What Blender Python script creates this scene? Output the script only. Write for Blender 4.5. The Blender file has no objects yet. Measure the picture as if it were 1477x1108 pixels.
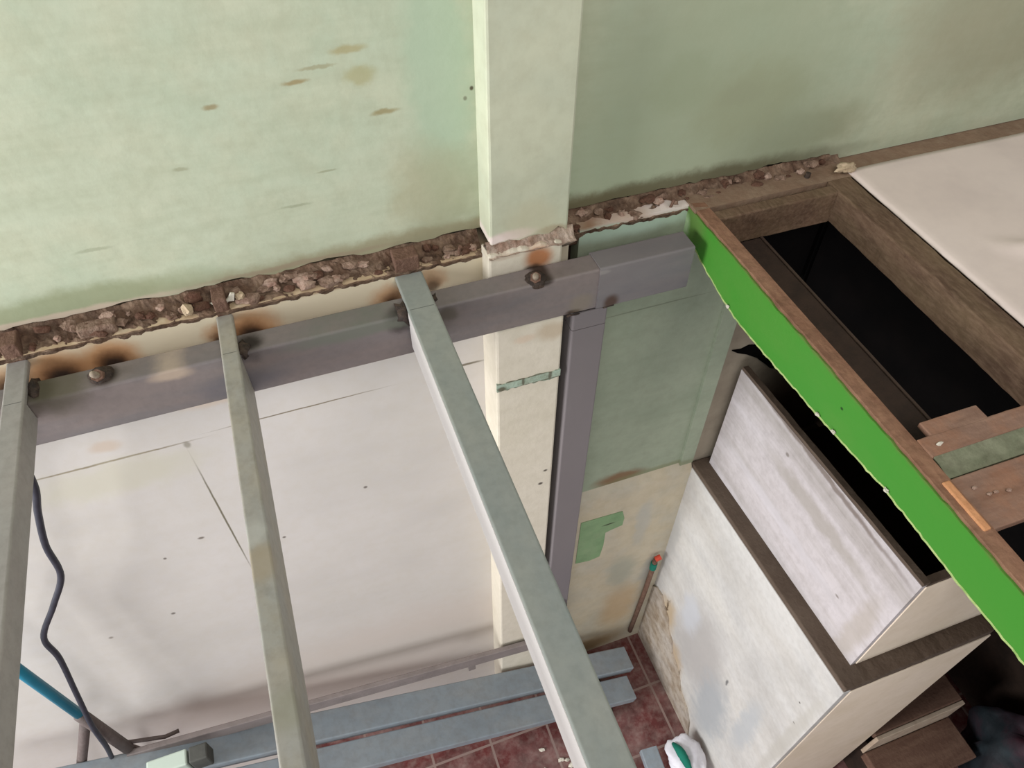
import bpy, bmesh, math, random
from mathutils import Vector, Matrix, noise
S = bpy.context.scene
COL = S.collection

# ------------------------------------------------------------------ camera
cam_d = bpy.data.cameras.new('camera'); cam = bpy.data.objects.new('camera', cam_d); COL.objects.link(cam)
yaw, pitch, roll = 0.347607, 0.850859, 0.00691
fw = Vector((math.sin(yaw)*math.cos(pitch), math.cos(yaw)*math.cos(pitch), -math.sin(pitch)))
r0 = Vector((math.cos(yaw), -math.sin(yaw), 0)); u0 = r0.cross(fw)
rt = math.cos(roll)*r0 + math.sin(roll)*u0; up = -math.sin(roll)*r0 + math.cos(roll)*u0
cam.matrix_world = Matrix(((rt.x, up.x, -fw.x, 0), (rt.y, up.y, -fw.y, -1.4), (rt.z, up.z, -fw.z, 1.106), (0, 0, 0, 1)))
cam_d.sensor_width = 36; cam_d.sensor_fit = 'HORIZONTAL'
cam_d.lens = 36*1080/1477; cam_d.clip_start = .02
S.camera = cam

# ------------------------------------------------------------------ light
def lin(c):
    return tuple(((v/255)/12.92 if v/255 <= .04045 else ((v/255+.055)/1.055)**2.4) for v in c)
W = bpy.data.worlds.new('world'); S.world = W; W.use_nodes = True
W.node_tree.nodes['Background'].inputs[0].default_value = (*lin((248, 250, 255)), 1)
W.node_tree.nodes['Background'].inputs[1].default_value = .40
def area(name, loc, target, sx, sy, power, col):
    l = bpy.data.lights.new(name, 'AREA'); l.shape = 'RECTANGLE'; l.size = sx; l.size_y = sy; l.energy = power; l.color = lin(col)
    o = bpy.data.objects.new(name, l); COL.objects.link(o); o.location = loc
    o.rotation_euler = (Vector(target)-Vector(loc)).to_track_quat('-Z', 'Y').to_euler(); return o
area('left_window_daylight', (-4.2, -.95, .2), (.6, -.2, -.6), 2.0, 2.6, 340, (252, 252, 255))
area('lower_front_fill', (-1.2, -4.0, -1.5), (1.0, -.5, -1.8), 3.0, 2.4, 64, (250, 250, 255))  # added fill light, lifts the cream box fronts
area('overhead_fill', (.9, -2.6, 2.9), (.7, -.2, -.3), 3.0, 2.0, 70, (255, 248, 242))  # added soft fill for joist tops and floor sheet
S.view_settings.view_transform = 'Standard'; S.view_settings.look = 'None'
S.view_settings.gamma = 1; S.view_settings.use_curve_mapping = False
S.view_settings.exposure = -0.12

# ------------------------------------------------------------------ materials
def mat(name, base, var=(), rough=.75, bump=.15, bscale=60, stains=(), metal=0.0, lines=()):
    """base/var/stain colours are sRGB 0-255. var: (colour, scale, amount, stretch). stains: (centre, radii, colour, strength, edge noise)"""
    m = bpy.data.materials.new(name); m.use_nodes = True; t = m.node_tree; N = t.nodes; L = t.links
    b = N['Principled BSDF']; b.inputs['Roughness'].default_value = rough; b.inputs['Metallic'].default_value = metal
    if 'Specular IOR Level' in b.inputs: b.inputs['Specular IOR Level'].default_value = .3
    geo = N.new('ShaderNodeNewGeometry'); pos = geo.outputs['Position']
    cur = N.new('ShaderNodeRGB'); cur.outputs[0].default_value = (*lin(base), 1); cur = cur.outputs[0]
    def mix(a, colr, fac):
        x = N.new('ShaderNodeMix'); x.data_type = 'RGBA'
        L.new(a, x.inputs[6]); x.inputs[7].default_value = (*lin(colr), 1); L.new(fac, x.inputs[0]); return x.outputs[2]
    def vm(op, a, bb):
        x = N.new('ShaderNodeVectorMath'); x.operation = op; L.new(a, x.inputs[0])
        if isinstance(bb, tuple): x.inputs[1].default_value = bb
        else: L.new(bb, x.inputs[1])
        return x
    for (c, sc, amt, st) in var:
        p = vm('MULTIPLY', pos, st).outputs[0]
        n = N.new('ShaderNodeTexNoise'); n.inputs['Scale'].default_value = sc; n.inputs['Detail'].default_value = 6
        n.inputs['Roughness'].default_value = .62; L.new(p, n.inputs['Vector'])
        r = N.new('ShaderNodeMapRange'); r.inputs[1].default_value = .42; r.inputs[2].default_value = .68; r.inputs[4].default_value = amt
        L.new(n.outputs[0], r.inputs[0]); cur = mix(cur, c, r.outputs[0])
    if stains:
        nn = N.new('ShaderNodeTexNoise'); nn.inputs['Scale'].default_value = 14; nn.inputs['Detail'].default_value = 7
        nn.inputs['Roughness'].default_value = .65; L.new(pos, nn.inputs['Vector'])
        n2 = vm('SUBTRACT', nn.outputs[1], (.5, .5, .5)).outputs[0]
    for (cc, rr, colr, stg, ns) in stains:
        w = vm('SCALE', n2, (0, 0, 0)); w.inputs[3].default_value = ns
        p = vm('ADD', pos, w.outputs[0]).outputs[0]
        p = vm('SUBTRACT', p, tuple(cc)).outputs[0]
        p = vm('DIVIDE', p, tuple(rr)).outputs[0]
        ln = N.new('ShaderNodeVectorMath'); ln.operation = 'LENGTH'; L.new(p, ln.inputs[0])
        r = N.new('ShaderNodeMapRange'); r.interpolation_type = 'SMOOTHSTEP'
        r.inputs[1].default_value = 1; r.inputs[2].default_value = .35; r.inputs[3].default_value = 0; r.inputs[4].default_value = stg
        L.new(ln.outputs[1], r.inputs[0]); cur = mix(cur, colr, r.outputs[0])
    L.new(cur, b.inputs['Base Color'])
    n = N.new('ShaderNodeTexNoise'); n.inputs['Scale'].default_value = bscale; n.inputs['Detail'].default_value = 8; L.new(pos, n.inputs['Vector'])
    bp = N.new('ShaderNodeBump'); bp.inputs['Strength'].default_value = bump; bp.inputs['Distance'].default_value = .01
    L.new(n.outputs[0], bp.inputs['Height']); L.new(bp.outputs[0], b.inputs['Normal'])
    return m
I = (1, 1, 1); BIG = 9
def st(x, z, rx, rz, c, s=.6, ns=.05, y=0): return ((x, y, z), (rx, BIG, rz), c, s, ns)

upper_st = [st(.36, .42, .10, .5, (164, 184, 158), .75, .1), st(1.15, .17, .22, .16, (132, 118, 70), .75, .12),
    st(1.12, .2, .09, .05, (112, 86, 50), .5, .06), st(.95, .25, .12, .10, (122, 128, 84), .5, .1), st(1.35, .06, .25, .09, (120, 116, 84), .6, .08),
    st(1.05, .12, .6, .7, (154, 164, 136), .8, .1), st(1.9, .3, .5, .35, (150, 148, 122), .7, .15),
    st(-.09, .38, .022, .008, (140, 120, 78), .7, .02), st(.075, .402, .035, .007, (146, 126, 80), .75, .02),
    st(.184, .451, .05, .012, (160, 150, 105), .7, .03), st(.20, .393, .045, .028, (158, 150, 100), .55, .05),
    st(.24, .312, .04, .008, (140, 124, 76), .7, .025), st(.12, .425, .05, .006, (140, 128, 88), .5, .03),
    st(-.18, .262, .02, .007, (140, 140, 110), .5, .02), st(.33, .10, .13, .16, (164, 160, 128), .55, .1),
    st(.3, -.03, .9, .045, (142, 132, 100), .7, .05), st(-.5, .0, .4, .05, (134, 140, 104), .7, .05),
    st(1.0, -.03, .7, .05, (88, 80, 54), .8, .05), st(-.55, -.03, .42, .014, (190, 172, 154), .8, .02), st(.0, -.025, .3, .01, (150, 134, 112), .7, .02), st(.43, .33, .006, .007, (70, 58, 40), .9, .0), st(.415, .31, .006, .007, (80, 70, 50), .6, .0),
    st(-.4, .12, .05, .006, (140, 146, 118), .5, .02), st(.02, .13, .05, .005, (140, 146, 118), .5, .02), st(.1, .2, .03, .004, (130, 130, 98), .5, .01)]
M = {}
M['green_plaster'] = mat('green_plaster', (186, 193, 168), [((172, 188, 163), 2.2, .7, I), ((198, 196, 168), 7, .4, I), ((150, 152, 124), 30, .22, I), ((160, 166, 138), 9, .3, (.5, 1, 3))],
    .8, .07, 45, upper_st)
M['pilaster_green'] = mat('pilaster_green', (190, 193, 168), [((176, 182, 160), 5, .6, I), ((160, 158, 132), 26, .25, I)],   .75, .05, 45,
    [st(.50, -.012, .075, .022, (222, 204, 196), .95, .02), st(.455, -.02, .03, .02, (228, 212, 204), .95, .02), st(.6, -.02, .06, .02, (150, 134, 108), .8, .03), st(.55, .02, .1, .08, (186, 180, 150), .5, .06)])
SOOT = (46, 36, 28); RUST = (150, 100, 58)
def soot(x, z, r, s=1.0): return [st(x, z-.005, r*2.2, r*1.9, (196, 138, 84), .8*s, .05), st(x, z-.018, r*1.3, r*1.3, (110, 74, 46), .85*s, .04), st(x, z-.03, r*.9, r*1.0, SOOT, .95*s, .03)]
cream_st = [st(-.5, -.11, 2.2, .14, (226, 214, 184), .9, .02)] + soot(-.57, -.14, .05) + soot(-.155, -.14, .045) + soot(-.225, -.13, .022, .7) + soot(.185, -.14, .03, .8) + soot(.295, -.11, .025, .6) + soot(-.46, -.13, .04) + soot(-.68, -.13, .03, .7)
cream_st += [st(.545, -.08, .06, .05, (172, 110, 66), .85, .03), st(.0, -.075, 1.2, .012, (170, 140, 104), .7, .02),
    st(.35, -.455, .1, .007, (104, 96, 76), .9, .01), st(-.1, -.463, .30, .0035, (120, 108, 84), .9, .004), st(-.6, -.478, .30, .005, (128, 116, 90), .9, .008),
    st(-.409, -.86, .004, .40, (110, 104, 84), .95, .003), st(-.404, -.49, .012, .02, (110, 104, 84), .6, .01),
    st(-.497, -.923, .014, .008, (96, 84, 70), .8, .01), st(-.62, -.977, .007, .008, (90, 80, 70), .8, 0), st(-.274, -1.049, .008, .008, (90, 80, 70), .8, 0),
    st(.014, -.903, .009, .009, (90, 80, 70), .8, 0), st(-.702, -1.308, .01, .01, (90, 80, 70), .8, 0), st(-.912, -1.341, .01, .01, (120, 110, 100), .7, 0),
    st(.64, -.29, .06, .05, (176, 156, 122), .6, .04), st(-.58, -.42, .05, .03, (196, 176, 154), .6, .03), st(-.3, -.35, .1, .03, (206, 186, 164), .6, .03),
    st(-.1, -2.2, 1.3, .5, (198, 186, 174), .6, .2), st(-.6, -.55, .3, .10, (196, 192, 170), .6, .1)]
M['cream_plaster'] = mat('cream_plaster', (201, 196, 188), [((190, 185, 178), 3, .55, (.6, 1, 2)), ((216, 211, 206), 1.5, .5, I), ((188, 178, 158), 24, .2, I)], .6, .04, 40, cream_st)
M['lower_pilaster'] = mat('lower_pilaster', (212, 204, 186), [((198, 190, 168), 5, .5, I), ((180, 172, 150), 26, .25, I)], .6, .12, 40,
    [
     st(.58, -.285, .07, .045, (186, 168, 142), .7, .04), st(.555, -.08, .05, .05, (176, 116, 74), .95, .02), st(.54, -.115, .04, .025, SOOT, .9, .02),
     st(.50, -.29, .04, .02, (206, 184, 160), .6, .02), st(.57, -1.0, .012, .01, (60, 52, 44), .9, .003), st(.585, -.93, .010, .008, (60, 52, 44), .9, .003), st(.47, -.055, .06, .012, (196, 180, 160), .8, .02)])
M['sage_plaster'] = mat('sage_plaster', (150, 160, 138), [((134, 146, 124), 4, .6, (.5, 1, 2)), ((160, 168, 146), 9, .4, I), ((120, 126, 104), 30, .2, I)], .65, .1, 40,
    [st(.95, -1.31, .14, .055, (120, 84, 52), .85, .05), st(1.1, -1.33, .3, .03, (118, 120, 84), .6, .03), st(.83, -.08, .30, .055, (184, 206, 186), .9, .03),
     st(.86, -.062, .26, .02, (206, 180, 164), .9, .025), st(.70, -.05, .09, .03, (140, 98, 68), .8, .03), st(.95, -.06, .10, .02, (226, 216, 208), .8, .02),
     st(.95, -.41, .25, .0035, (110, 116, 96), .8, .006), st(.669, -.11, .016, .075, (52, 32, 22), .97, .006)])
M['landing_plaster'] = mat('landing_plaster', (190, 180, 156), [((176, 164, 138), 4, .6, I), ((170, 172, 164), 7, .4, I), ((150, 138, 112), 24, .25, I)], .65, .12, 40,
    [st(1.05, -2.1, .10, .20, (150, 152, 138), .7, .08),
     st(1.08, -2.5, .14, .3, (176, 146, 106), .6, .1), st(1.2, -2.2, .05, .2, (150, 152, 148), .5, .05), st(1.1, -1.7, .05, .25, (168, 168, 160), .6, .06), st(.9, -2.9, .3, .12, (150, 126, 88), .8, .08)])
M['loose_plaster'] = mat('loose_plaster', (176, 164, 148), [((140, 120, 94), 6, .8, I), ((190, 184, 176), 9, .5, I), ((96, 78, 58), 24, .4, I)], .8, .3, 60)
M['shadow_wall'] = mat('shadow_wall', (150, 140, 122), [((120, 108, 92), 5, .7, I)], .8, .12, 40, [st(1.75, -1.25, .45, .42, (70, 50, 38), .8, .15)])  # dark patch is shade painted in behind the open box
M['white_panel_up'] = mat('white_panel_upper_step', (194, 187, 186), [((150, 142, 132), 1.5, .95, (1, .35, 6)), ((210, 204, 206), 1.3, .7, (1, .3, 6)), ((110, 100, 90), 34, .2, I)], .6, .05, 40,
    [((1.33, -.45, -.78), (BIG, .6, .018), (96, 78, 62), .7, .03), ((1.33, -.86, -1.15), (BIG, .05, .3), (168, 158, 146), .6, .06), ((1.33, -.55, -.95), (BIG, .4, .05), (158, 150, 140), .7, .07), ((1.33, -.45, -1.15), (BIG, .5, .04), (204, 199, 202), .5, .05),
     ((1.33, -.35, -.88), (BIG, .012, .012), (110, 100, 90), .7, .01), ((1.33, -.75, -1.12), (BIG, .012, .008), (110, 100, 90), .7, .01)])
M['white_panel_low'] = mat('white_panel_lower_step', (204, 202, 197), [((184, 178, 168), 1.6, .7, (1, .6, 3)), ((170, 168, 164), 2.6, .6, (1, 1.2, 1.2)), ((214, 210, 200), 2.0, .5, (1, .5, 3)), ((120, 112, 100), 40, .15, I)], .6, .05, 40,
    [((1.27, -.42, -2.25), (BIG, .28, .42), (168, 164, 160), .8, .2), ((1.27, -.62, -2.5), (BIG, .16, .4), (160, 164, 166), .8, .2), ((1.27, -.30, -2.15), (BIG, .10, .2), (196, 200, 206), .6, .1), ((1.27, -.80, -2.2), (BIG, .07, .35), (172, 176, 178), .7, .12),
     ((1.27, -.17, -2.42), (BIG, .10, .20), (180, 160, 130), .9, .10), ((1.27, -.30, -2.66), (BIG, .13, .20), (172, 150, 120), .85, .12), ((1.27, -.42, -2.86), (BIG, .16, .16), (166, 150, 126), .8, .1),
     ((1.27, -.15, -2.42), (BIG, .010, .16), (84, 64, 44), .9, .10), ((1.27, -.24, -2.60), (BIG, .012, .10), (84, 64, 44), .9, .10), ((1.27, -.38, -2.70), (BIG, .012, .10), (96, 80, 60), .8, .08), ((1.27, -.46, -2.82), (BIG, .012, .05), (84, 70, 54), .8, .05),
     ((1.27, -.63, -2.15), (BIG, .010, .035), (90, 90, 90), .8, .04), ((1.27, -.93, -1.75), (BIG, .008, .006), (60, 56, 50), .9, 0), ((1.27, -.90, -1.62), (BIG, .006, .006), (60, 56, 50), .9, 0),
     ((1.27, -.95, -1.9), (BIG, .035, .6), (176, 172, 162), .6, .05), ((1.27, -.04, -1.9), (BIG, .05, .35), (176, 176, 172), .6, .08)])
M['cream_front'] = mat('cream_step_front', (238, 222, 200), [((222, 204, 174), 4, .5, I), ((206, 186, 158), 20, .2, I)], .6, .06, 40)
M['brown_ledge'] = mat('brown_ledge', (92, 78, 66), [((70, 56, 46), 8, .7, I), ((124, 110, 96), 16, .3, I)], .85, .3, 60)
M['debris'] = mat('debris', (118, 94, 76), [((74, 52, 40), 14, .9, I), ((164, 142, 120), 22, .6, I), ((52, 36, 28), 34, .7, I)], .95, .8, 70)
M['chunk'] = mat('chunk', (128, 106, 90), [((94, 66, 52), 40, .7, I), ((176, 152, 134), 70, .4, I)], .95, .6, 120)
M['chunk_red'] = mat('chunk_red', (98, 72, 58), [((84, 52, 40), 40, .7, I)], .95, .6, 120)
M['chunk_pink'] = mat('chunk_pink', (168, 144, 128), [((140, 104, 88), 60, .7, I)], .95, .6, 120)
M['chunk_white'] = mat('chunk_white', (212, 206, 190), [((170, 160, 140), 60, .5, I)], .9, .3, 120)
M['chunk_tan'] = mat('chunk_tan', (190, 170, 142), [((160, 140, 110), 60, .5, I)], .9, .4, 120)
J = (0, 1, 0)
def ball(x, y, z, r, c, s, ns=.02): return ((x, y, z), (r, r, r), c, s, ns)
M['joist_a'] = mat('joist_primer_left', (156, 151, 144), [((134, 128, 122), 6, .6, (1, .4, 1)), ((150, 151, 146), 8, .5, (1, .5, 1)), ((100, 96, 88), 50, .25, I)], .5, .04, 60)
M['joist_b'] = mat('joist_primer_middle', (156, 153, 144), [((144, 148, 144), 8, .6, (1, .5, 1)), ((160, 150, 128), 11, .6, (1, .6, 1)), ((110, 104, 90), 40, .35, I)], .5, .04, 60,
    [ball(-.2, -.66, -.085, .055, (154, 142, 120), .7, .05), ball(-.2, -.60, -.085, .03, (182, 182, 174), .5, .05), ball(-.19, -.93, -.085, .05, (140, 138, 120), .7)])
M['joist_c'] = mat('joist_primer_right', (144, 147, 140), [((124, 134, 132), 7, .7, (1, .5, 1)), ((152, 154, 142), 9, .4, (1, .4, 1)), ((100, 104, 98), 50, .2, I)], .48, .04, 60)
M['beam'] = mat('beam_primer', (124, 114, 110), [((134, 124, 118), 5, .6, (.5, 1, 1)), ((104, 104, 106), 7, .6, (.4, 1, 2)), ((92, 86, 82), 60, .2, I)], .5, .05, 60,
    [ball(-.585, -.09, -.115, .05, (40, 32, 26), .95, .03), ball(-.56, -.09, -.10, .09, (88, 82, 66), .8, .05), ball(-.155, -.09, -.11, .042, (38, 30, 26), .95, .03), ball(.18, -.11, -.12, .045, (48, 40, 38), .95, .03), ball(-.46, -.09, -.10, .038, SOOT, .95, .02),
     st(.30, -.13, .035, .03, (84, 78, 66), .7, .03), st(-.33, -.115, .06, .022, (178, 160, 140), .8, .02), st(.08, -.12, .22, .03, (106, 110, 98), .8, .03), st(.55, -.10, .03, .02, SOOT, .9, .01),
     st(-.2, -.19, .15, .05, (94, 94, 100), .6, .05), st(.63, -.225, .03, .012, (60, 46, 34), .95, .006), st(.735, -.215, .028, .03, (74, 54, 42), .9, .01), st(.65, -.20, .05, .04, (128, 118, 102), .6, .02)])
M['beam_ext'] = mat('beam_extension_primer', (114, 108, 108), [((96, 96, 100), 7, .6, (.4, 1, 2)), ((126, 122, 120), 9, .5, (.4, 1, 1))], .5, .05, 60,
    [st(.735, -.22, .03, .035, (72, 52, 40), .9, .01), st(.70, -.11, .03, .01, (150, 146, 140), .5, .01)])
M['post'] = mat('post_primer', (116, 110, 110), [((104, 102, 108), 4, .6, (1, 1, .4)), ((128, 120, 116), 8, .4, (1, 1, .4))], .45, .03, 60)
M['rust'] = mat('rust_steel', (110, 84, 70), [((82, 58, 46), 40, .7, I), ((140, 112, 94), 60, .4, I)], .9, .4, 140)
M['scorched'] = mat('scorched_steel', (58, 48, 42), [((30, 26, 24), 60, .7, I), ((104, 84, 68), 50, .35, I)], .7, .5, 140)
M['bright_bolt'] = mat('worn_bolt', (150, 136, 118), [((90, 74, 60), 90, .6, I)], .6, .3, 150)
M['green_paint'] = mat('bright_green_timber', (66, 138, 44), [((84, 138, 54), 6, .6, (1, .4, 1)), ((58, 138, 44), 3, .5, I)], .5, .06, 50,
    [((1, -.02, -.10), (BIG, .10, .10), (96, 122, 62), .75, .04), ((1.0, -.6, -.055), (BIG, 3, .018), (112, 96, 62), .5, .02),
     ((1, -.0, -.12), (BIG, .035, .05), (168, 192, 150), .8, .04), ((1, -.69, -.115), (BIG, .006, .005), (20, 50, 16), .9, 0)])
M['chip_edge'] = mat('pale_chipped_edge', (170, 190, 118), [((96, 150, 60), 30, .7, I), ((210, 214, 160), 50, .4, I)], .7, .3, 90)
M['old_wood'] = mat('old_wood', (140, 104, 82), [((112, 78, 58), 7, .7, (3, .5, 3)), ((162, 126, 98), 20, .5, (3, .6, 3)), ((84, 60, 44), 40, .4, I)], .8, .3, 70)
M['trimmer_wood'] = mat('trimmer_wood', (102, 80, 62), [((70, 50, 38), 8, .8, (3, .5, 3)), ((112, 96, 70), 6, .5, (2, .5, 2)), ((150, 126, 104), 30, .3, (4, 1, 4))], .8, .25, 70)
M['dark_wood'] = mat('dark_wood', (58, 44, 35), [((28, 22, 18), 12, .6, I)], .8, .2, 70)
M['ledger_wood'] = mat('ledger_wood', (74, 60, 50), [((52, 40, 33), 12, .6, I)], .8, .2, 70)
M['black_void'] = mat('shade_black', (7, 6, 6), [((14, 11, 10), 10, .5, I)], 1, .05, 40)  # near-black base colour stands in for deep shade
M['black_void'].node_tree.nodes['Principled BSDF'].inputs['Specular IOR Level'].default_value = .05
M['cross_wood'] = mat('cross_wood', (136, 108, 92), [((112, 84, 68), 9, .7, (.5, 3, 3)), ((158, 128, 108), 24, .4, (.6, 3, 3)), ((164, 108, 72), 14, .35, I)], .75, .25, 70)
M['mossy_paint'] = mat('faded_green_batten', (124, 128, 104), [((92, 98, 74), 14, .7, (.6, 2, 2)), ((150, 150, 126), 20, .4, I), ((66, 60, 44), 30, .4, I)], .8, .3, 60)
M['saw_cut'] = mat('fresh_cut_edge', (204, 148, 104), [((176, 120, 80), 40, .5, I)], .8, .3, 90)
M['white_sheet'] = mat('white_sheet', (222, 208, 198), [((212, 196, 184), 2.5, .6, I), ((198, 186, 182), 5, .3, I)], .55, .03, 30)
M['screed'] = mat('bare_screed', (132, 108, 88), [((100, 78, 62), 12, .6, I), ((170, 150, 126), 24, .4, I)], .9, .3, 60)
M['blue_steel'] = mat('blue_grey_primer', (136, 146, 152), [((120, 128, 134), 4, .6, I), ((150, 152, 150), 9, .5, (.5, 1, 1)), ((112, 108, 104), 30, .3, I)], .5, .05, 60)
M['grey_bar'] = mat('grey_bar', (132, 122, 118), [((108, 100, 96), 12, .6, I)], .6, .2, 80)
M['black_cable'] = mat('black_cable', (46, 46, 54), [((70, 70, 80), 40, .3, I)], .5, .02, 60)
M['teal_paint'] = mat('teal_paint', (28, 116, 138), [((20, 96, 118), 10, .5, I)], .45, .03, 60)
M['old_steel'] = mat('old_steel', (92, 80, 76), [((66, 56, 54), 20, .6, I), ((120, 110, 104), 40, .4, I)], .7, .25, 90)
M['white_cloth'] = mat('white_cloth', (222, 220, 224), [((200, 196, 204), 14, .5, I)], .85, .15, 60)
M['teal_cloth'] = mat('teal_cloth', (22, 112, 92), [((14, 88, 74), 20, .5, I)], .8, .1, 60)
M['pale_green_plastic'] = mat('pale_green_plastic', (176, 188, 174), [], .5, .02, 60)
M['dark_grey'] = mat('dark_grey_box', (74, 74, 68), [((50, 50, 48), 12, .6, I)], .7, .1, 60)
M['plank'] = mat('dusty_plank', (106, 80, 66), [((84, 58, 48), 7, .6, (.5, 2, 2)), ((130, 104, 86), 14, .5, (.4, 2, 2))], .8, .25, 60)
M['pale_edge'] = mat('pale_batten', (196, 178, 156), [((160, 138, 116), 14, .6, I)], .7, .15, 60)
M['dark_tarp'] = mat('dark_tarpaulin', (26, 28, 32), [((44, 56, 60), 5, .7, I), ((78, 36, 48), 3.5, .6, I)], .5, .2, 30)
# red floor tiles with grout
def tile_mat():
    m = mat('red_floor_tile', (104, 52, 50), [((84, 36, 38), 3, .6, I), ((146, 118, 112), 5, .65, I), ((170, 156, 146), 30, .3, I), ((60, 40, 36), 12, .5, I)], .4, .15, 50)
    t = m.node_tree; N = t.nodes; L = t.links; b = N['Principled BSDF']
    src = b.inputs['Base Color'].links[0].from_socket
    geo = N.new('ShaderNodeNewGeometry'); br = N.new('ShaderNodeTexBrick'); br.offset = 0
    br.inputs['Scale'].default_value = 1; br.inputs['Brick Width'].default_value = .30; br.inputs['Row Height'].default_value = .30
    br.inputs['Mortar Size'].default_value = .006; L.new(geo.outputs['Position'], br.inputs['Vector'])
    x = N.new('ShaderNodeMix'); x.data_type = 'RGBA'; L.new(br.outputs['Fac'], x.inputs[0]); L.new(src, x.inputs[6]); x.inputs[7].default_value = (*lin((140, 120, 112)), 1)
    L.new(x.outputs[2], b.inputs['Base Color']); return m
M['tile'] = tile_mat()

# ------------------------------------------------------------------ mesh helpers
def link(name, bm, m, parent=None, origin=None, smooth=False):
    o0 = Vector(origin) if origin is not None else None
    if o0 is None:
        if parent is not None: o0 = Vector(parent.location)
        else:
            xs = [v.co for v in bm.verts]; c = sum(xs, Vector())/len(xs); o0 = Vector((c.x, c.y, min(v.z for v in xs)))
    for v in bm.verts: v.co -= o0
    bmesh.ops.recalc_face_normals(bm, faces=bm.faces)
    me = bpy.data.meshes.new(name); bm.to_mesh(me); bm.free()
    ms = m if isinstance(m, (list, tuple)) else [m]
    for k in ms: me.materials.append(M[k])
    for p in me.polygons: p.use_smooth = smooth
    o = bpy.data.objects.new(name, me); COL.objects.link(o)
    if parent is not None: o.parent = parent; o.location = o0-Vector(parent.location)
    else: o.location = o0
    return o
def tag(o, label, cat, group=None, kind=None):
    o['label'] = label; o['category'] = cat
    if group: o['group'] = group
    if kind: o['kind'] = kind
    return o
def struct(name, bm, m, label=None, cat=None, **k):
    o = link(name, bm, m, **k); o['kind'] = 'structure'
    if label: o['label'] = label
    if cat: o['category'] = cat
    return o
def empty(name, loc, label, cat, group=None):
    o = bpy.data.objects.new(name, None); COL.objects.link(o); o.location = loc; o.empty_display_size = .05
    return tag(o, label, cat, group)
M['ledge_mortar'] = mat('ledge_mortar', (164, 146, 128), [((112, 92, 76), 22, .9, I), ((206, 192, 178), 30, .6, I), ((120, 78, 58), 12, .5, I)], .95, .7, 90)
M['pale_side'] = mat('pale_side_strip', (214, 209, 205), [((200, 196, 190), 8, .5, (1, .4, 1))], .5, .03, 60)  # lighter colour for the strip over the right joist's left side
def box(x0, x1, y0, y1, z0, z1, bev=0, bm=None):
    b = bmesh.new(); bmesh.ops.create_cube(b, size=1)
    for v in b.verts:
        v.co = Vector(((x0+x1)/2+v.co.x*(x1-x0), (y0+y1)/2+v.co.y*(y1-y0), (z0+z1)/2+v.co.z*(z1-z0)))
    if bev: bmesh.ops.bevel(b, geom=b.edges[:], offset=bev, segments=2, affect='EDGES', profile=.5)
    return b if bm is None else merge(bm, b)
def merge(a, b):
    me = bpy.data.meshes.new('tmp'); b.to_mesh(me); b.free(); a.from_mesh(me); bpy.data.meshes.remove(me); return a
def cuts(bm, axis, step, lo, hi):
    n = int((hi-lo)/step)
    for i in range(1, n):
        p = [0, 0, 0]; p[axis] = lo+(hi-lo)*i/n; q = [0, 0, 0]; q[axis] = 1
        bmesh.ops.bisect_plane(bm, geom=bm.verts[:]+bm.edges[:]+bm.faces[:], plane_co=p, plane_no=q)
def rough_box(x0, x1, y0, y1, z0, z1, axis, step, amp, sc=12, bev=.004, sel=None, seed=0, cross=0):
    b = box(x0, x1, y0, y1, z0, z1, bev); r = ((x0, x1), (y0, y1), (z0, z1))
    cuts(b, axis, step, *r[axis])
    if cross:
        for a in range(3):
            if a != axis and (r[a][1]-r[a][0]) > cross*1.5: cuts(b, a, cross, *r[a])
    for v in b.verts:
        n = noise.noise_vector(v.co*sc+Vector((seed, 0, 0)))*.7+noise.noise_vector(v.co*sc*4+Vector((seed, 5, 0)))*.5
        n[axis] *= .3
        if sel is None or sel(v.co): v.co += n*amp
    return b
def rr(w, h, r, seg=4):
    pts = []
    for (cx, cy, a0) in ((w/2-r, h/2-r, 0), (-w/2+r, h/2-r, 90), (-w/2+r, -h/2+r, 180), (w/2-r, -h/2+r, 270)):
        for i in range(seg+1):
            a = math.radians(a0+90*i/seg); pts.append((cx+r*math.cos(a), cy+r*math.sin(a)))
    return pts
def tube(p0, p1, w, h, t=.0025, r=.005, upv=(0, 0, 1), n=14, wob=0, seed=0):
    """hollow rectangular steel section, open at both ends; w across, h along upv"""
    p0 = Vector(p0); p1 = Vector(p1); d = (p1-p0).normalized(); s = d.cross(Vector(upv)).normalized(); u = s.cross(d)
    bm = bmesh.new(); rings = []
    for k in range(n+1):
        c = p0.lerp(p1, k/n)
        if wob: c = c + s*wob*noise.noise(Vector((k*.5+seed, 0, 0)))
        rings.append(([bm.verts.new(c+s*a+u*b) for a, b in rr(w, h, r)], [bm.verts.new(c+s*a+u*b) for a, b in rr(w-2*t, h-2*t, max(r-t, .001))]))
    m = len(rings[0][0])
    for k in range(n):
        for q in (0, 1):
            A = rings[k][q]; B = rings[k+1][q]
            for i in range(m): bm.faces.new((A[i], A[(i+1) % m], B[(i+1) % m], B[i]))
    for A, B in (rings[0], rings[-1]):
        for i in range(m): bm.faces.new((A[i], A[(i+1) % m], B[(i+1) % m], B[i]))
    return bm
def catmull(P, n=10):
    P = [Vector(p) for p in P]; Q = [P[0]*2-P[1]]+P+[P[-1]*2-P[-2]]; out = []
    for i in range(1, len(Q)-2):
        for k in range(n):
            t = k/n; a, b, c, d = Q[i-1:i+3]
            out.append(.5*((2*b)+(c-a)*t+(2*a-5*b+4*c-d)*t*t+(3*b-a-3*c+d)*t**3))
    return out+[P[-1]]
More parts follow.
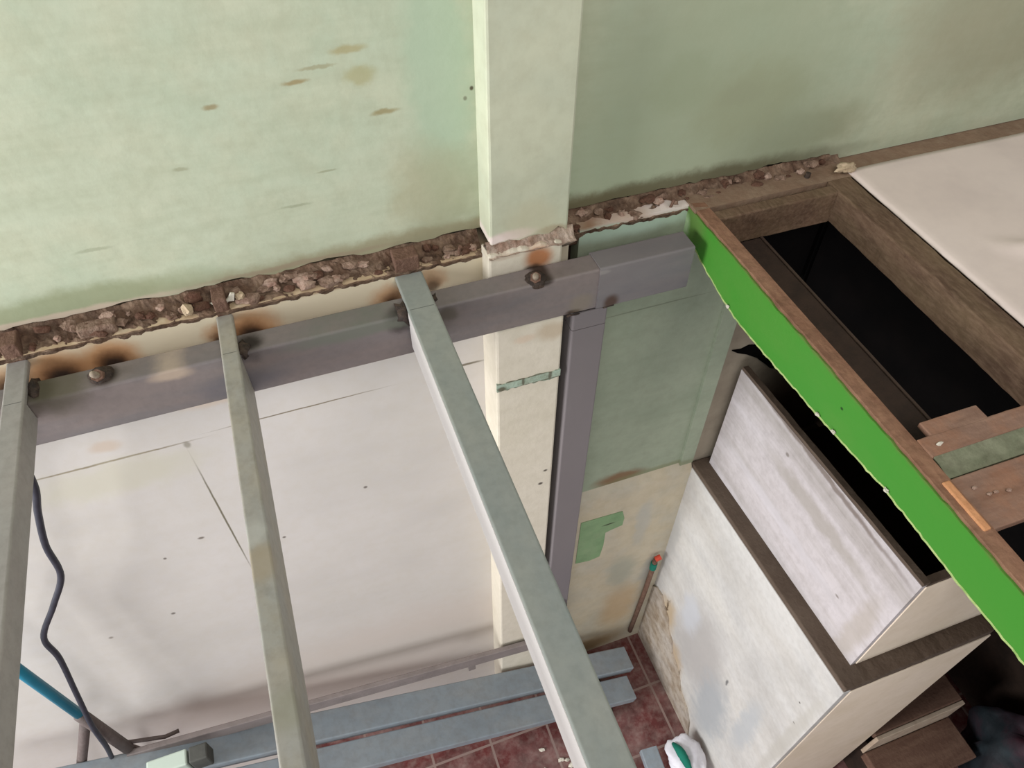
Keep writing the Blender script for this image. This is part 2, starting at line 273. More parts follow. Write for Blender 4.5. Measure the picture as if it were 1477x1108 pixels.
def sweep(pts, r, seg=10, bm=None):
    bm = bm or bmesh.new(); rings = []; pts = [Vector(p) for p in pts]; n = len(pts); ref = Vector((.13, .97, .21))
    for i, p in enumerate(pts):
        d = (pts[min(i+1, n-1)]-pts[max(i-1, 0)]).normalized(); s = d.cross(ref).normalized(); u = s.cross(d)
        R = r(i/(n-1)) if callable(r) else r
        rings.append([bm.verts.new(p+(s*math.cos(2*math.pi*k/seg)+u*math.sin(2*math.pi*k/seg))*R) for k in range(seg)])
    for i in range(n-1):
        for k in range(seg): bm.faces.new((rings[i][k], rings[i][(k+1) % seg], rings[i+1][(k+1) % seg], rings[i+1][k]))
    bm.faces.new(rings[0]); bm.faces.new(rings[-1][::-1]); return bm
def prism(poly, a0, a1, axis='y'):
    """outline (u,v) extruded: axis y -> (u,y,v); axis x -> (x,u,v); axis z -> (u,v,z)"""
    f = {'y': lambda u, v, a: (u, a, v), 'x': lambda u, v, a: (a, u, v), 'z': lambda u, v, a: (u, v, a)}[axis]
    bm = bmesh.new(); A = [bm.verts.new(f(u, v, a0)) for u, v in poly]; B = [bm.verts.new(f(u, v, a1)) for u, v in poly]
    bm.faces.new(A); bm.faces.new(B[::-1]); n = len(A)
    for i in range(n): bm.faces.new((A[i], A[(i+1) % n], B[(i+1) % n], B[i]))
    return bm
def lump(c, s, seed, sub=2, flat=1):
    bm = bmesh.new(); bmesh.ops.create_icosphere(bm, subdivisions=sub, radius=1)
    R = Matrix.Rotation(seed*1.7, 3, 'Z') @ Matrix.Rotation(seed*2.3, 3, 'X')
    for v in bm.verts:
        d = v.co.copy(); k = max(abs(d.x), abs(d.y), abs(d.z)); d = d.lerp(d/k, .55)
        d *= 1+.55*noise.noise(v.co*1.6+Vector((seed*3.1, seed, 0)))+.22*noise.noise(v.co*5+Vector((seed, 0, 9)))
        d = R @ d; v.co = Vector(c)+Vector((d.x*s[0], d.y*s[1], d.z*s[2]))
    return bm

# ================================================================== SETTING
# upper back wall (its foot has crumbled away above the broken slab edge)
b = box(-2.2, 3.4, .05, .2, -.055, 1.6); cuts(b, 0, .02, -2.2, 3.4)
for v in b.verts:
    if v.co.z < 0 and v.co.y < .1:
        x = v.co.x; v.co.z = -.033+.012*noise.noise(Vector((x*9, 0, 0)))+.007*noise.noise(Vector((x*37, 3, 0)))
        if x > 1.48: v.co.z = -.056
struct('wall_back', b, 'green_plaster', 'green painted upper wall with brown smudges above the broken floor edge', 'wall', origin=(0, .05, 0))
# upper pilaster
b = box(.438, .64, -.03, .06, -.03, 1.6, .006); cuts(b, 2, .04, -.03, 1.5); cuts(b, 0, .012, .438, .64)
for v in b.verts:
    if v.co.z < -.02: v.co.z += .02*noise.noise(Vector((v.co.x*30, 1, 0)))
struct('trim_1', b, 'pilaster_green', 'pale green pilaster on the upper wall', 'pilaster', origin=(.54, -.03, 0))
# lower back wall, cream bay left of pilaster
b = box(-2.2, .66, 0, .2, -2.98, -.062); cuts(b, 0, .02, -2.2, .66)
for v in b.verts:
    if v.co.z > -.07 and v.co.y < .05: v.co.z = -.072+.004*noise.noise(Vector((v.co.x*30, 0, 2)))+.003*noise.noise(Vector((v.co.x*90, 0, 2)))
struct('wall_back', b, 'cream_plaster', 'cream painted lower wall behind the steel joists', 'wall', origin=(0, 0, -1))
# lower pilaster, chiselled away where the steel beam passes
for z0, z1, yf in ((-.238, -.045, -.052), (-2.98, -.238, -.113)):
    b = box(.426 if z1 > -.1 else .422, .620 if z1 > -.1 else .610, yf, .01, z0, z1, .007)
    if z1 > -.06:
        cuts(b, 0, .01, .422, .652)
        for v in b.verts:
            if v.co.z > -.06: v.co.z += .010*noise.noise(Vector((v.co.x*40, 4, v.co.y*20)))
    struct('trim_2', b, 'lower_pilaster', 'cream pilaster on the lower wall beside the grey post', 'pilaster', origin=(.54, -.1, z0))
M['teal_chip'] = mat('teal_exposed_paint', (160, 178, 160), [((120, 122, 100), 30, .6, I), ((186, 190, 172), 40, .4, I)], .8, .3, 90,
    [st(.435, -.462, .018, .014, (88, 82, 62), .9, .02), st(.50, -.455, .006, .03, (84, 78, 60), .8, .01), st(.58, -.455, .008, .03, (84, 78, 60), .8, .012), st(.53, -.471, .2, .003, (90, 84, 66), .8, .004), st(.53, -.442, .2, .003, (90, 84, 66), .8, .004)])
random.seed(2)
tp = [(.4215+.1885*i/24, -.443+random.uniform(-.003, .003)) for i in range(25)]+[(.610-.1885*i/24, -.472+random.uniform(-.005, .003)) for i in range(25)]
struct('trim_5', prism(tp, -.1155, -.110, 'y'), 'teal_chip', 'chipped teal strip of old paint across the cream pilaster', 'paint strip')
# sage bay right of pilaster, cream dado beneath it
struct('wall_back', box(.655, .69, .045, .2, -.30, -.05), 'dark_wood', 'dark slot in the wall between pilaster and pale green plaster', 'wall', origin=(.67, .05, -.2))
b = prism([(.66, -1.335), (.66, -.30), (.688, -.30), (.688, -.066), (1.27, -.066), (1.27, -1.335)], 0, .2, 'y'); cuts(b, 0, .015, .66, 1.27)
for v in b.verts:
    if v.co.z > -.07 and v.co.y < .05: v.co.z = -.062+.008*noise.noise(Vector((v.co.x*25, 0, 2)))
struct('wall_back', b, 'sage_plaster', 'sage green wall bay between grey post and corner', 'wall', origin=(1, 0, -1))
b = prism([(0, -1.335), (-.02, -1.372), (-.02, -2.98), (.2, -2.98), (.2, -1.335)], .66, 1.27, 'x')
struct('wall_back', b, 'landing_plaster', 'stained cream wall with green paint patch in the lower corner', 'wall', origin=(1, 0, -2.98))
pw = prism([(.80, -1.53), (.90, -1.535), (.985, -1.54), (1.0, -1.60), (.998, -1.655), (.95, -1.665), (.922, -1.675), (.924, -1.78), (.915, -1.875), (.868, -1.885), (.80, -1.87)], -.0225, -.019, 'y')
M['patch_green'] = mat('patch_green', (124, 154, 112), [((100, 130, 92), 14, .6, I), ((150, 164, 130), 8, .4, I)], .7, .1, 40, [st(.93, -1.61, .04, .007, (50, 50, 34), .95, .01)])
struct('trim_4', pw, 'patch_green', 'old green paint patch on the cream lower wall right of the post', 'paint patch')
b = prism([(1.205, -.42), (1.215, -.42), (1.27, -.42), (1.27, -1.34), (1.215, -1.34)], -.012, .004, 'y')
struct('trim_3', b, 'sage_plaster', 'narrow sage strip at the wall corner', 'trim')
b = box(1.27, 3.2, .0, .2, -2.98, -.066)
struct('wall_back', b, 'shadow_wall', 'wall with shade painted into its colour behind the stepped boxes', 'wall', origin=(2, 0, -2))
struct('shade_wall_right', box(2.75, 2.95, -2.6, .0, -2.98, -.08), 'dark_wood', 'dark wall added to shade the space beyond the floor hole', 'wall', origin=(2.75, -1, -2.98))  # added wall, keeps the space on the right dark
b = box(-3.2, 2.75, -3.4, .0, -3.08, -2.98)
struct('floor', b, 'tile', 'dirty red tiled lower floor', 'floor', origin=(0, -1, -2.98))
# upper floor to the right of the hole
struct('floor', box(1.0, 3.4, -.035, .055, -.075, -.058), 'screed', 'bare brown screed strip at the wall foot', 'floor', origin=(2, 0, -.07))
struct('floor', box(1.49, 3.4, -2.6, -.035, -.11, -.062), 'screed', 'upper floor deck under the white sheet', 'floor', origin=(2, -1, -.1))

# broken slab edge: crumbly sloping bed
def bed(x0, x1, seed, yb=.055, zb=-.036, yf=-.004, zf=-.074, amp=.010):
    bm = bmesh.new(); nx = int((x1-x0)/.006); ny = 12; g = []
    for i in range(nx+1):
        row = []
        for j in range(ny+1):
            x = x0+(x1-x0)*i/nx; t = j/ny; y = yb+(yf-yb)*t; z = zb+(zf-zb)*t
            e = math.sin(math.pi*min(1, max(0, t)))
            h = noise.noise(Vector((x*28, y*40, seed)))+.7*noise.noise(Vector((x*75, y*75, seed)))+.5*noise.noise(Vector((x*150, y*150, seed+3)))
            row.append(bm.verts.new((x, y+(.006*noise.noise(Vector((x*40, seed, 0))) if j == ny else 0), z-.010*e+h*amp*(.35+.65*e))))
        g.append(row)
    for i in range(nx):
        for j in range(ny): bm.faces.new((g[i][j], g[i+1][j], g[i+1][j+1], g[i][j+1]))
    low = [bm.verts.new((g[i][0].co.x, .05, -.12)) for i in range(nx+1)]; lf = [bm.verts.new((g[i][ny].co.x, .012, -.12)) for i in range(nx+1)]
    for i in range(nx):
        bm.faces.new((g[i][0], low[i], low[i+1], g[i+1][0])); bm.faces.new((g[i][ny], g[i+1][ny], lf[i+1], lf[i])); bm.faces.new((low[i], lf[i], lf[i+1], low[i+1]))
    return bm
tag(link('mortar_bed', bed(-1.1, .43, 1), 'debris', origin=(-.3, 0, -.1)), 'crumbly brown mortar bed along the broken slab edge left of the pilaster', 'rubble', kind='stuff')
tag(link('mortar_bed', bed(.64, 1.49, 7), 'debris', origin=(1, 0, -.1)), 'crumbly brown mortar bed along the broken slab edge right of the pilaster', 'rubble', kind='stuff')
tag(link('mortar_bed', bed(.428, .655, 11, -.024, -.022, -.056, -.050, .006), 'ledge_mortar', origin=(.53, -.05, -.1)), 'rough chipped ledge of plaster at the foot of the upper pilaster', 'rubble', kind='stuff')

# rubble lumps
random.seed(4)
def slope_z(y): return -.036+(y-.055)*(.038/.059)
SP = [('mortar_lump', 'brown mortar lump in the broken slab edge between the left and middle joists', -.60, -.22, 17, 'rubble between left and middle joists'),
      ('mortar_lump', 'pinkish brown mortar lump in the slab edge between the middle and right joists', -.17, .19, 26, 'rubble between middle and right joists'),
      ('mortar_lump', 'small red brown mortar lump between the right joist and the pilaster', .28, .42, 9, 'rubble between right joist and pilaster'),
      ('mortar_lump', 'red brown mortar lump on the slab edge between pilaster and timber frame', .67, 1.02, 16, 'rubble right of the pilaster'),
      ('mortar_lump', 'rough brown mortar lump along the wall behind the timber floor hole', 1.04, 1.44, 18, 'rubble behind the floor hole')]
for nm, lab, x0, x1, n, g in SP:
    for i in range(n):
        x = x0+(x1-x0)*(i+random.uniform(.1, .9))/n
        if nm and x0 == -.17 and x > .08 and i % 2: continue
        y = random.uniform(.008, .042); s = random.uniform(.006, .0125)
        ms = ['chunk', 'chunk_red', 'chunk', 'chunk_pink', 'chunk_red'][(i*7+int(x0*10)) % 5]
        if x0 == -.17: ms = ['chunk', 'chunk_pink', 'chunk_pink', 'chunk', 'chunk_red'][i % 5]; s *= 1.1
        tag(link(nm, lump((x, y, slope_z(y)+s*.25-.004), (s*random.uniform(.8, 1.6), s, s*.8), random.random()*50), ms), lab, 'rubble', g)
tag(link('plaster_chip', prism([(-.186, -.052), (-.178, -.047), (-.168, -.033), (-.160, -.036), (-.166, -.056)], .006, .011, 'y'), 'chunk_white'), 'white plaster chip standing upright beside the middle joist head', 'rubble')
tag(link('plaster_chip', lump((-.198, .012, -.056), (.016, .007, .0045), 3), 'chunk_white'), 'flat white plaster flake at the middle joist head', 'rubble')
tag(link('plaster_chip', lump((-.150, .014, -.052), (.009, .008, .008), 9), 'chunk_tan'), 'cream plaster flake just right of the upright white chip', 'rubble')
tag(link('mortar_block', lump((-.268, .010, -.054), (.0095, .011, .013), 21), 'chunk_tan'), 'tan stone lump left of the middle joist head', 'rubble')
tag(link('mortar_block', box(-.50, -.42, .006, .036, -.075, -.045, .005), 'chunk'), 'flat brown brick piece between left joist and middle joist', 'rubble')
tag(link('brick_fragment', rough_box(.235, .27, .005, .045, -.075, -.040, 0, .006, .004), 'chunk_red'), 'red brick piece set in the slab edge above the right joist head', 'rubble')
tag(link('reinforcing_bar', sweep([(.945, .02, -.09), (.947, .004, -.06), (.951, .0, -.035)], .004), 'rust'), 'short rusty bar stub standing in the broken edge left of the green timber', 'bar')
tag(link('reinforcing_bar', sweep([(.37, .015, -.08), (.371, .008, -.055), (.372, .002, -.038)], .0045), 'rust'), 'short rusty bar stub in the broken edge left of the pilaster', 'bar')
tag(link('reinforcing_bar', sweep([(1.36, .0, -.07), (1.364, .002, -.045)], .0075), 'scorched'), 'dark iron stub at the back corner of the floor hole', 'bar')

# ================================================================== STEEL
# wall beam
r = empty('steel_beam', (.1, -.09, -.232), 'long grey steel box beam fixed across the wall under the joists', 'beam')
link('box_section', tube((-1.3, -.0885, -.1675), (.70, -.0885, -.1675), .065, .131, .004, .006, n=20), 'beam', r)
link('box_section', tube((.694, -.089, -.166), (.958, -.089, -.166), .072, .137, .004, .006, n=6), 'beam_ext', r)['label'] = 'short darker extension piece at the right end'
def weld(name, pts, rad, parent, m='scorched'):
    return link(name, sweep(pts, lambda t: rad*(.8+.35*math.sin(t*37)), 8), m, parent, smooth=True)
weld('weld_seam', [(.612+.012*i, -.123, -.234+.0015*math.sin(i*2)) for i in range(4)], .004, r)
weld('weld_seam', [(.715+.010*i, -.123, -.234) for i in range(4)], .004, r)
# post
r = empty('steel_post', (.68, -.09, -2.98), 'grey steel box post standing against the pilaster under the beam', 'post')
link('box_section', tube((.681, -.089, -2.98), (.681, -.089, -.298), .100, .064, .004, .006, upv=(0, 1, 0), n=10), 'post', r)
link('head_piece', tube((.681, -.089, -.296), (.681, -.089, -.236), .100, .064, .004, .006, upv=(0, 1, 0), n=2), 'post', r)
# tie wire at the foot of the post
tag(link('tie_wire', sweep(catmull([(.70, -.128, -1.96), (.715, -.135, -2.0), (.70, -.13, -2.06), (.72, -.135, -2.12), (.735, -.13, -2.2), (.72, -.135, -2.25), (.745, -.13, -2.27)], 6), .007), 'scorched', smooth=True), 'twisted dark tie wire at the foot of the grey post', 'wire')

# joists
def joist(label, x0, x1, z0, z1, m, burn, wob, endy=-2.2, pale=False):
    xc = (x0+x1)/2
    r = empty('steel_joist', (xc, 0, z0), label, 'joist', None)
    link('box_section', tube((xc, -.127, (z0+z1)/2), (xc+wob, endy, (z0+z1)/2), x1-x0, z1-z0, .0025, .0045, n=24, wob=0, seed=xc*9), m, r)
    link('notched_end', tube((xc-.0003, -.002, (z1-.101)/2), (xc, -.128, (z1-.101)/2), x1-x0-.0006, z1+.101, .002, .0045, n=3), m, r)
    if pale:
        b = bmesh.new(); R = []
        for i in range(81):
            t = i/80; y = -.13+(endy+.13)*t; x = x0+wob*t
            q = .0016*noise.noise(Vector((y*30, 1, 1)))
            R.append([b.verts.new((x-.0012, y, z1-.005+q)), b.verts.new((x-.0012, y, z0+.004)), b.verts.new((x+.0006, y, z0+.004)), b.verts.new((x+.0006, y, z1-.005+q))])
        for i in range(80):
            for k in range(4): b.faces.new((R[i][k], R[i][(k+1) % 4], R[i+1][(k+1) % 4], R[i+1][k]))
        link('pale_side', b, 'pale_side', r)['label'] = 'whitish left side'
    link('end_stub', rough_box(x0+.004, x1-.004, -.001, .046, z1-.012, z1+.048, 0, .01, .002, bev=.003), 'rust', r)['label'] = 'rusty end piece set into the slab edge'
    for i, s in enumerate(burn):
        link('weld_burn', lump(s[:3], s[3:6], xc*7+i, 2), 'scorched', r, smooth=True)
    return r
joist('grey steel joist nearest the left edge of the photo', -.655, -.611, -.150, -.085, 'joist_a', [(-.603, -.075, -.108, .012, .03, .014)], .006)
joist('narrow dusty grey steel joist with brown blotches, middle of the three', -.216, -.178, -.228, -.085, 'joist_b', [(-.170, -.105, -.106, .012, .022, .012)], .003)
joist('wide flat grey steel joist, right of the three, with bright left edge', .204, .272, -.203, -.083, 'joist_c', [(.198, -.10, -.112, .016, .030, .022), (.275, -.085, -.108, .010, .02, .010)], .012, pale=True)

# anchor bolts
def collar(c, r, sd):
    bm = bmesh.new(); bmesh.ops.create_icosphere(bm, subdivisions=4, radius=1)
    for v in bm.verts:
        k = 1+.10*noise.noise(v.co*2.2+Vector((sd, 0, 0)))+.07*noise.noise(v.co*7+Vector((sd, 1, 0)))
        v.co = Vector(c)+Vector((v.co.x*r*k, v.co.y*r*.95*k, v.co.z*r*.62*k))
    return bm
def anchor(label, x, y, z, tilt):
    r = empty('anchor_bolt', (x, y, z), label, 'bolt')
    link('burnt_collar', collar((x, y, z), .029, x), 'scorched', r, smooth=True)
    p = Vector((x, y, z)); d = Vector((tilt, -.55, .8)).normalized()
    link('shank', sweep([p+d*(-.01), p+d*.03, p+d*.046], .0075, 10), 'bright_bolt', r, smooth=True)
    bm = bmesh.new(); bmesh.ops.create_cone(bm, cap_ends=True, segments=6, radius1=.014, radius2=.014, depth=.012)
    bm.transform(Matrix.Translation(p+d*.022) @ d.to_track_quat('Z', 'Y').to_matrix().to_4x4())
    link('nut', bm, 'rust', r)
anchor('scorched anchor bolt on the beam between left and middle joists', -.468, -.085, -.108, -.1)
anchor('rusty anchor bolt on the beam in front of the cream pilaster', .532, -.098, -.108, -.25)

# ================================================================== TIMBER HOLE FRAME
r = empty('timber_hole_frame', (1.2, -.8, -.2), 'brown timber frame around the dark rectangular floor hole with bright green left side', 'frame')
prof = [(0.0, -.150), (-.054, -.152), (-.099, -.166), (-.2, -.19), (-.296, -.205), (-.40, -.203), (-.509, -.197), (-.645, -.190), (-.861, -.170), (-1.092, -.176), (-1.236, -.174), (-1.5, -.174), (-2.2, -.174)]
def zbot(y):
    for (a, za), (c, zc) in zip(prof, prof[1:]):
        if c <= y <= a: return za+(zc-za)*(a-y)/(a-c)
    return -.174
def side(x0, x1, top, bot, n=220, ya=-.0, yb=-2.2, amp=.002, sx=0):
    bm = bmesh.new(); R = []
    for i in range(n+1):
        y = ya+(yb-ya)*i/n; q = amp*noise.noise(Vector((y*45, x0*9, 1)))+amp*.6*noise.noise(Vector((y*140, x0*9, 1)))
        a, c = top(y), bot(y)
        R.append([bm.verts.new(v) for v in ((x0+sx*y, y, a+q), (x1+sx*y, y, a), (x1+sx*y, y, c), (x0+sx*y, y, c+q*1.2))])
    for i in range(n):
        for k in range(4): bm.faces.new((R[i][k], R[i][(k+1) % 4], R[i+1][(k+1) % 4], R[i+1][k]))
    bm.faces.new(R[0]); bm.faces.new(R[-1][::-1]); return bm
link('side_board', side(1.004, 1.040, lambda y: -.058, lambda y: zbot(y)+.004), 'old_wood', r)
link('green_face', side(.999, 1.0055, lambda y: -.066+.005*noise.noise(Vector((y*6, 0, 0)))+.004*noise.noise(Vector((y*30, 0, 0))), lambda y: zbot(y)), 'green_paint', r)['label'] = 'bright green painted face'
link('chipped_edge', side(.9985, 1.004, lambda y: zbot(y)+.001, lambda y: zbot(y)-.0045, amp=.004), 'chip_edge', r)['label'] = 'pale yellow chipped lower edge'
link('back_board', rough_box(1.036, 1.405, -.088, -.052, -.155, -.058, 0, .02, .0015), 'trimmer_wood', r)
link('side_board', rough_box(1.402, 1.475, -2.2, -.035, -.152, -.056, 1, .02, .0022, sc=20), 'trimmer_wood', r)
link('ledger_lip', rough_box(1.183, 1.191, -.80, -.09, -.180, -.147, 1, .04, .0008, bev=.002), 'ledger_wood', r)
link('inner_ledger', rough_box(1.04, 1.184, -.80, -.09, -.178, -.150, 1, .04, .001), 'dark_wood', r)
# black boards added to stand in for the shade below the hole
r2 = empty('hole_shade', (1.3, -1, -.4), 'black boards added as shade under the floor hole', 'shade board')
link('shade_board', box(1.27, 1.44, -.030, -.004, -.42, -.157), 'black_void', r2)
link('shade_board', box(1.10, 1.27, -.030, -.004, -.27, -.157), 'black_void', r2)
link('shade_board', box(1.46, 2.7, -.030, -.004, -.70, -.112), 'black_void', r2)
link('shade_board', box(1.44, 1.46, -2.2, -.06, -.70, -.158), 'black_void', r2)

# cross timbers at the near end of the hole
r = empty('cross_timber', (1.25, -.86, -.12), 'brown cross timber closing the near end of the dark floor hole', 'timber')
link('timber', rough_box(1.040, 1.402, -.885, -.838, -.13, -.056, 0, .02, .0018), 'cross_wood', r)
link('painted_face', prism([(-.884, -.055), (-.930, -.066), (-.930, -.13), (-.884, -.13)], 1.044, 1.402, 'x'), 'mossy_paint', r)['label'] = 'faded green painted side'
tag(link('wood_offcut', rough_box(1.075, 1.215, -.842, -.805, -.070, -.057, 0, .02, .001, bev=.002), 'cross_wood'), 'short thin brown board end behind the cross timber', 'board')
r = empty('floor_board', (1.2, -.99, -.075), 'wide reddish brown board with orange sawn end in front of the cross timber', 'board')
link('board', rough_box(1.034, 1.402, -1.047, -.934, -.080, -.060, 0, .02, .0012, bev=.003), 'cross_wood', r)
link('sawn_end', rough_box(1.018, 1.035, -1.045, -.936, -.070, -.0545, 1, .012, .0008, bev=.003), 'saw_cut', r)['label'] = 'orange sawn end'
for i, (x, y) in enumerate([(1.10, -.985), (1.085, -.985), (1.125, -.99), (1.14, -1.035), (1.07, -.965)]):
    tag(link('wood_splinter', lump((x, y, -.0575), (.005, .003, .002), i*3+1), 'chunk_pink'), 'tiny pale splinter lying on the reddish floor board', 'splinter', 'splinters on the floor board')
tag(link('wood_splinter', lump((1.075, -.862, -.054), (.008, .003, .0025), 5), 'chunk_white'), 'tiny white splinter on the cross timber end', 'splinter')
for i, y in enumerate([-.262, -.645, -.70, -.87]):
    tag(link('paint_flake', lump((.995, y, zbot(y)+.004), (.003, .006, .004), i*5+2), 'chunk_white'), 'tiny pale paint flake on the lower edge of the green board', 'flake', 'paint flakes on the green board')

# white sheet over the upper floor
bm = bmesh.new(); g = []
nx, ny = 110, 150
for i in range(nx+1):
    row = []
    for j in range(ny+1):
        x = 1.482+(3.35-1.482)*i/nx; y = -.012-(2.3)*j/ny
        cr = (x-1.62)*.42+(y+.42)*1.0
        z = -.0545+.006*noise.noise(Vector((x*2.2, y*2.2, 3)))+.040*math.exp(-(cr/.03)**2)*min(1, max(0, (x-1.6)*4))
        cr2 = (x-2.0)*.9-(y+.35)*.5
        z += .035*math.exp(-(cr2/.09)**2)*min(1, max(0, (-.2-y)*4))
        if i == 0: z = -.058
        row.append((bm.verts.new((x, y, z)), bm.verts.new((x, y, z-.003))))
    g.append(row)
for i in range(nx):
    for j in range(ny):
        for k in (0, 1): bm.faces.new((g[i][j][k], g[i+1][j][k], g[i+1][j+1][k], g[i][j+1][k]))
for i in range(nx):
    for j in (0, ny): bm.faces.new((g[i][j][0], g[i+1][j][0], g[i+1][j][1], g[i][j][1]))
for j in range(ny):
    for i in (0, nx): bm.faces.new((g[i][j][0], g[i][j+1][0], g[i][j+1][1], g[i][j][1]))
tag(link('floor_sheet', bm, 'white_sheet', smooth=True), 'creased off-white sheet covering the floor right of the timber hole', 'sheet')
tag(link('crumpled_plastic', lump((1.475, -.012, -.044), (.026, .014, .010), 8, 3), 'chunk_tan', smooth=True), 'crumpled grey plastic scrap at the back corner of the white sheet', 'scrap')

# ================================================================== STEPPED BOXES ON THE RIGHT
r = empty('lower_step_box', (1.57, -.49, -2.98), 'large low painted box in the corner, cream front and scuffed white side', 'box')
link('side_panel', rough_box(1.27, 1.30, -.98, -.002, -2.978, -1.372, 1, .05, .0012, bev=.003), 'white_panel_low', r)['label'] = 'scuffed white side'
link('front_panel', box(1.302, 1.862, -.982, -.955, -2.978, -1.385, .003), 'cream_front', r)['label'] = 'cream front'
link('top_ledge', rough_box(1.274, 1.862, -.978, -.002, -1.400, -1.352, 0, .025, .0025, sc=25), 'brown_ledge', r)['label'] = 'dark brown ledge'
tag(link('loose_plaster', prism([(-.02, -2.40), (-.05, -2.36), (-.10, -2.35), (-.14, -2.40), (-.19, -2.42), (-.22, -2.50), (-.27, -2.53), (-.30, -2.61), (-.36, -2.64), (-.41, -2.70), (-.44, -2.76), (-.52, -2.79), (-.57, -2.86), (-.60, -2.978), (-.02, -2.978)], 1.260, 1.2695, 'x'), 'loose_plaster'), 'peeling brown plaster layer at the foot of the white side panel', 'plaster')
r = empty('upper_step_box', (1.64, -.46, -1.35), 'open topped painted box standing on the brown ledge, streaky white side', 'box')
sp = prism([(-.03, -1.352), (-.03, -.80), (-.915, -.80), (-.915, -1.352)], 1.338, 1.356, 'x')
link('side_panel', sp, 'white_panel_up', r)['label'] = 'streaky white side'
link('front_panel', box(1.357, 1.95, -.918, -.896, -1.352, -.812, .002), 'cream_front', r)['label'] = 'cream front'
link('rim', rough_box(1.340, 1.362, -.915, -.03, -.802, -.788, 1, .02, .0022, bev=.001), 'brown_ledge', r)
link('rim', rough_box(1.357, 1.95, -.916, -.892, -.815, -.800, 0, .02, .0015, bev=.001), 'brown_ledge', r)
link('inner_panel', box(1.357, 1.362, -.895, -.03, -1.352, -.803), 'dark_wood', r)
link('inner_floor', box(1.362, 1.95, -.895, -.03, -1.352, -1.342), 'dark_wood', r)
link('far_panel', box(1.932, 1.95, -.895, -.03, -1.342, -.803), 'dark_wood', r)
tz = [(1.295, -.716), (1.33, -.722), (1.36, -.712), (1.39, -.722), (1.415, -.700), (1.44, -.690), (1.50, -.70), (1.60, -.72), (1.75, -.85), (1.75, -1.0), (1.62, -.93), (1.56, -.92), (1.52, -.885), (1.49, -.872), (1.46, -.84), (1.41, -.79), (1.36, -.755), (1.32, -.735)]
tag(link('torn_patch', prism(tz, -.006, .002, 'y'), 'black_void'), 'jagged torn patch filled with shade black on the dark wall beside the green board', 'patch')
for o in bpy.data.objects:
    if o.parent and o.parent.name.startswith(('lower_step_box', 'upper_step_box')):
        zl = -2 if o.parent.name.startswith('lower') else -9
        off = o.matrix_world.translation if False else Vector(o.parent.location)+Vector(o.location)
        for v in o.data.vertices:
            if v.co.z+off.z > zl: v.co.z -= .065*(v.co.y+off.y)
# pipe and valve in the corner
r = empty('rubber_pipe', (1.235, -.03, -2.9), 'brown pipe with red tip leaning in the lower corner', 'pipe')
link('pipe', sweep([(1.212, -.04, -2.06), (1.205, -.04, -2.4), (1.19, -.035, -2.86)], .012), 'rust', r, smooth=True)
link('collar', sweep([(1.21, -.04, -2.09), (1.208, -.042, -2.14)], .016), 'teal_cloth', r)
M['red_cap'] = mat('red_cap', (190, 70, 50), [], .6, .05)
link('cap', sweep([(1.205, -.045, -2.045), (1.232, -.045, -2.035)], .013), 'red_cap', r)['label'] = 'red tip'

# ================================================================== LOWER LEVEL CLUTTER
def chan(label, yc, z_off, x_r, m):
    p0 = (x_r, yc, -2.80+z_off); s = -.362
    p1 = (-1.45, yc, p0[2]+s*(-1.45-x_r))
    return tag(link('steel_channel', tube(p0, p1, .122, .05, .004, .006, n=20), m), label, 'beam')
chan('blue grey steel channel leaning along the lower wall, nearer the wall', -.190, 0, 1.090, 'blue_steel')
chan('blue grey steel channel leaning along the lower wall, farther from the wall', -.330, -.01, 1.04, 'blue_steel')
r = empty('metal_rail', (-.2, -.03, -2.45), 'thin grey rail slanting across the lower white wall', 'rail')
link('bar', tube((-1.10, -.136, -2.01), (.60, -.136, -2.30), .022, .075, .004, .004, n=6), 'grey_bar', r)
link('peg', box(.255, .288, -.146, -.126, -2.33, -2.23, .002), 'grey_bar', r)
tag(link('wooden_block', box(.78, .92, -.40, -.15, -2.98, -2.815, .004), 'dark_wood'), 'dark wooden block under the steel channels on the red floor', 'block')
# cable
pts = [(-.70, -.10, -.20), (-.715, -.11, -.36), (-.759, -.1, -.483), (-.80, -.1, -.62), (-.825, -.1, -.766), (-.90, -.1, -.90), (-.99, -.1, -1.051), (-1.0, -.11, -1.18), (-1.04, -.13, -1.402), (-1.07, -.16, -1.60), (-1.10, -.16, -1.80), (-1.18, -.11, -2.1), (-1.21, -.07, -2.3), (-1.33, -.06, -2.6), (-1.33, -.06, -2.86)]
tag(link('power_cable', sweep(catmull(pts, 8), .009, 8), 'black_cable', smooth=True), 'black cable hanging down in front of the white lower wall', 'cable')
tag(link('painted_pole', sweep([(-1.108, -.12, -.85), (-1.098, -.12, -1.56)], .017, 12), 'teal_paint', smooth=True), 'teal blue pole resting on the steel trestle at lower left', 'pole')
r = empty('steel_trestle', (-1.2, -.12, -2.98), 'old dark steel trestle under the blue pole at lower left', 'trestle')
link('rail', sweep([(-1.098, -.12, -1.57), (-1.088, -.12, -1.97)], .022, 10), 'old_steel', r, smooth=True)
link('leg', sweep([(-1.10, -.115, -1.62), (-1.265, -.11, -2.0), (-1.5, -.10, -2.98)], .018, 10), 'old_steel', r, smooth=True)
link('leg', sweep([(-1.09, -.115, -1.96), (-1.11, -.06, -2.2), (-1.2, -.05, -2.98)], .015, 10), 'old_steel', r, smooth=True)
link('brace', sweep([(-1.088, -.105, -1.95), (-.97, -.10, -2.03), (-.92, -.09, -2.04)], .008, 8), 'old_steel', r, smooth=True)
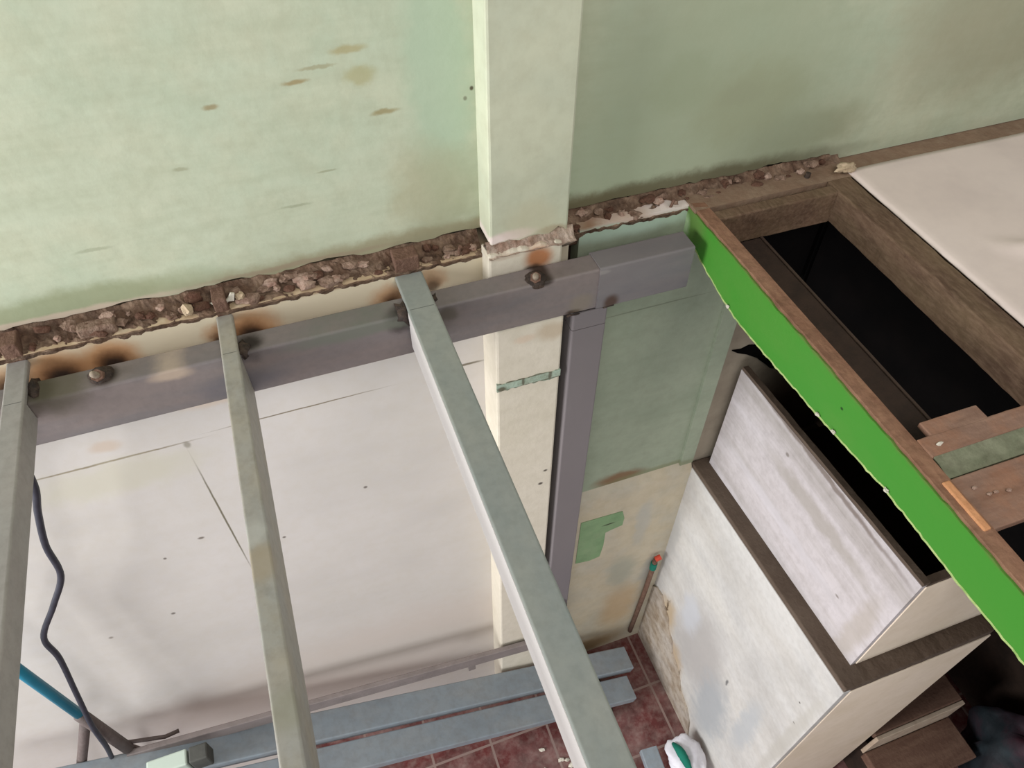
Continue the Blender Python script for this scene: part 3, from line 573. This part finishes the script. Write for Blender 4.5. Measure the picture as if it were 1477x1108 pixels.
# small boxes on channels
tag(link('plastic_tray', box(-1.02, -.875, -.26, -.20, -2.045, -1.955, .006), 'pale_green_plastic'), 'small pale green tray lying on the steel channels at lower left', 'tray')
tag(link('dark_tin', box(-.868, -.80, -.26, -.20, -2.05, -1.955, .006), 'dark_grey'), 'small dark grey tin beside the pale tray on the channels', 'tin')
# white bag with green stripe
def cloth(cx, cy, cz, sx, sy, sz, seed):
    bm = bmesh.new(); bmesh.ops.create_icosphere(bm, subdivisions=4, radius=1)
    for v in bm.verts:
        n = 1+.28*noise.noise(v.co*1.7+Vector((seed, 0, 0)))+.14*noise.noise(v.co*4.5+Vector((seed, 2, 0)))
        v.co = Vector((cx+v.co.x*sx*n, cy+v.co.y*sy*n, max(cz+v.co.z*sz*n, cz-sz*.55)))
    return bm
r = empty('rubbish_bag', (1.12, -.62, -2.98), 'crumpled white bag with green stripe on the red floor by the white panel', 'bag')
link('bag', cloth(1.16, -.72, -2.83, .095, .11, .07, 3), 'white_cloth', r, smooth=True)
link('stripe', sweep(catmull([(1.12, -.645, -2.785), (1.125, -.69, -2.752), (1.13, -.74, -2.75), (1.14, -.80, -2.78)], 6), lambda t: .008+.014*math.sin(math.pi*t), 8), 'teal_cloth', r, smooth=True)['label'] = 'green stripe'
tag(link('steel_offcut', tube((1.01, -.615, -2.85), (.98, -.98, -2.85), .085, .05, .004, .006, n=3), 'blue_steel'), 'short grey steel offcut beside the white bag', 'offcut')
random.seed(9)
for i in range(16):
    x = random.uniform(.34, .72); y = random.uniform(-.56, -.40); s = random.uniform(.005, .012)
    tag(link('plaster_crumb', lump((x, y, -2.98+s*.6), (s*1.5, s, s*.7), i+.5, 1), 'chunk_white'), 'small white plaster crumb on the red floor tiles below the channels', 'crumb', 'plaster crumbs on the red tiles')
# planks and dark tarp beyond the boxes, bottom right
r = empty('plank_stack', (2.2, -1.0, -2.6), 'dusty brown planks with pale edge beyond the cream box', 'plank')
link('plank', rough_box(1.88, 2.36, -.99, -.86, -2.46, -2.42, 0, .05, .002, bev=.006), 'plank', r)
link('plank', rough_box(1.88, 2.36, -1.20, -1.012, -2.66, -2.60, 0, .05, .002, bev=.006), 'plank', r)
link('batten', rough_box(1.88, 2.36, -1.010, -.992, -2.62, -2.425, 0, .05, .001, bev=.003), 'pale_edge', r)['label'] = 'pale edge'
link('trestle_block', box(1.95, 2.30, -1.15, -.90, -2.98, -2.66), 'dark_wood', r)
tag(link('tarpaulin', cloth(2.52, -1.35, -2.68, .14, .30, .36, 8), 'dark_tarp', smooth=True), 'dark crumpled tarpaulin heap at the bottom right corner', 'tarpaulin')
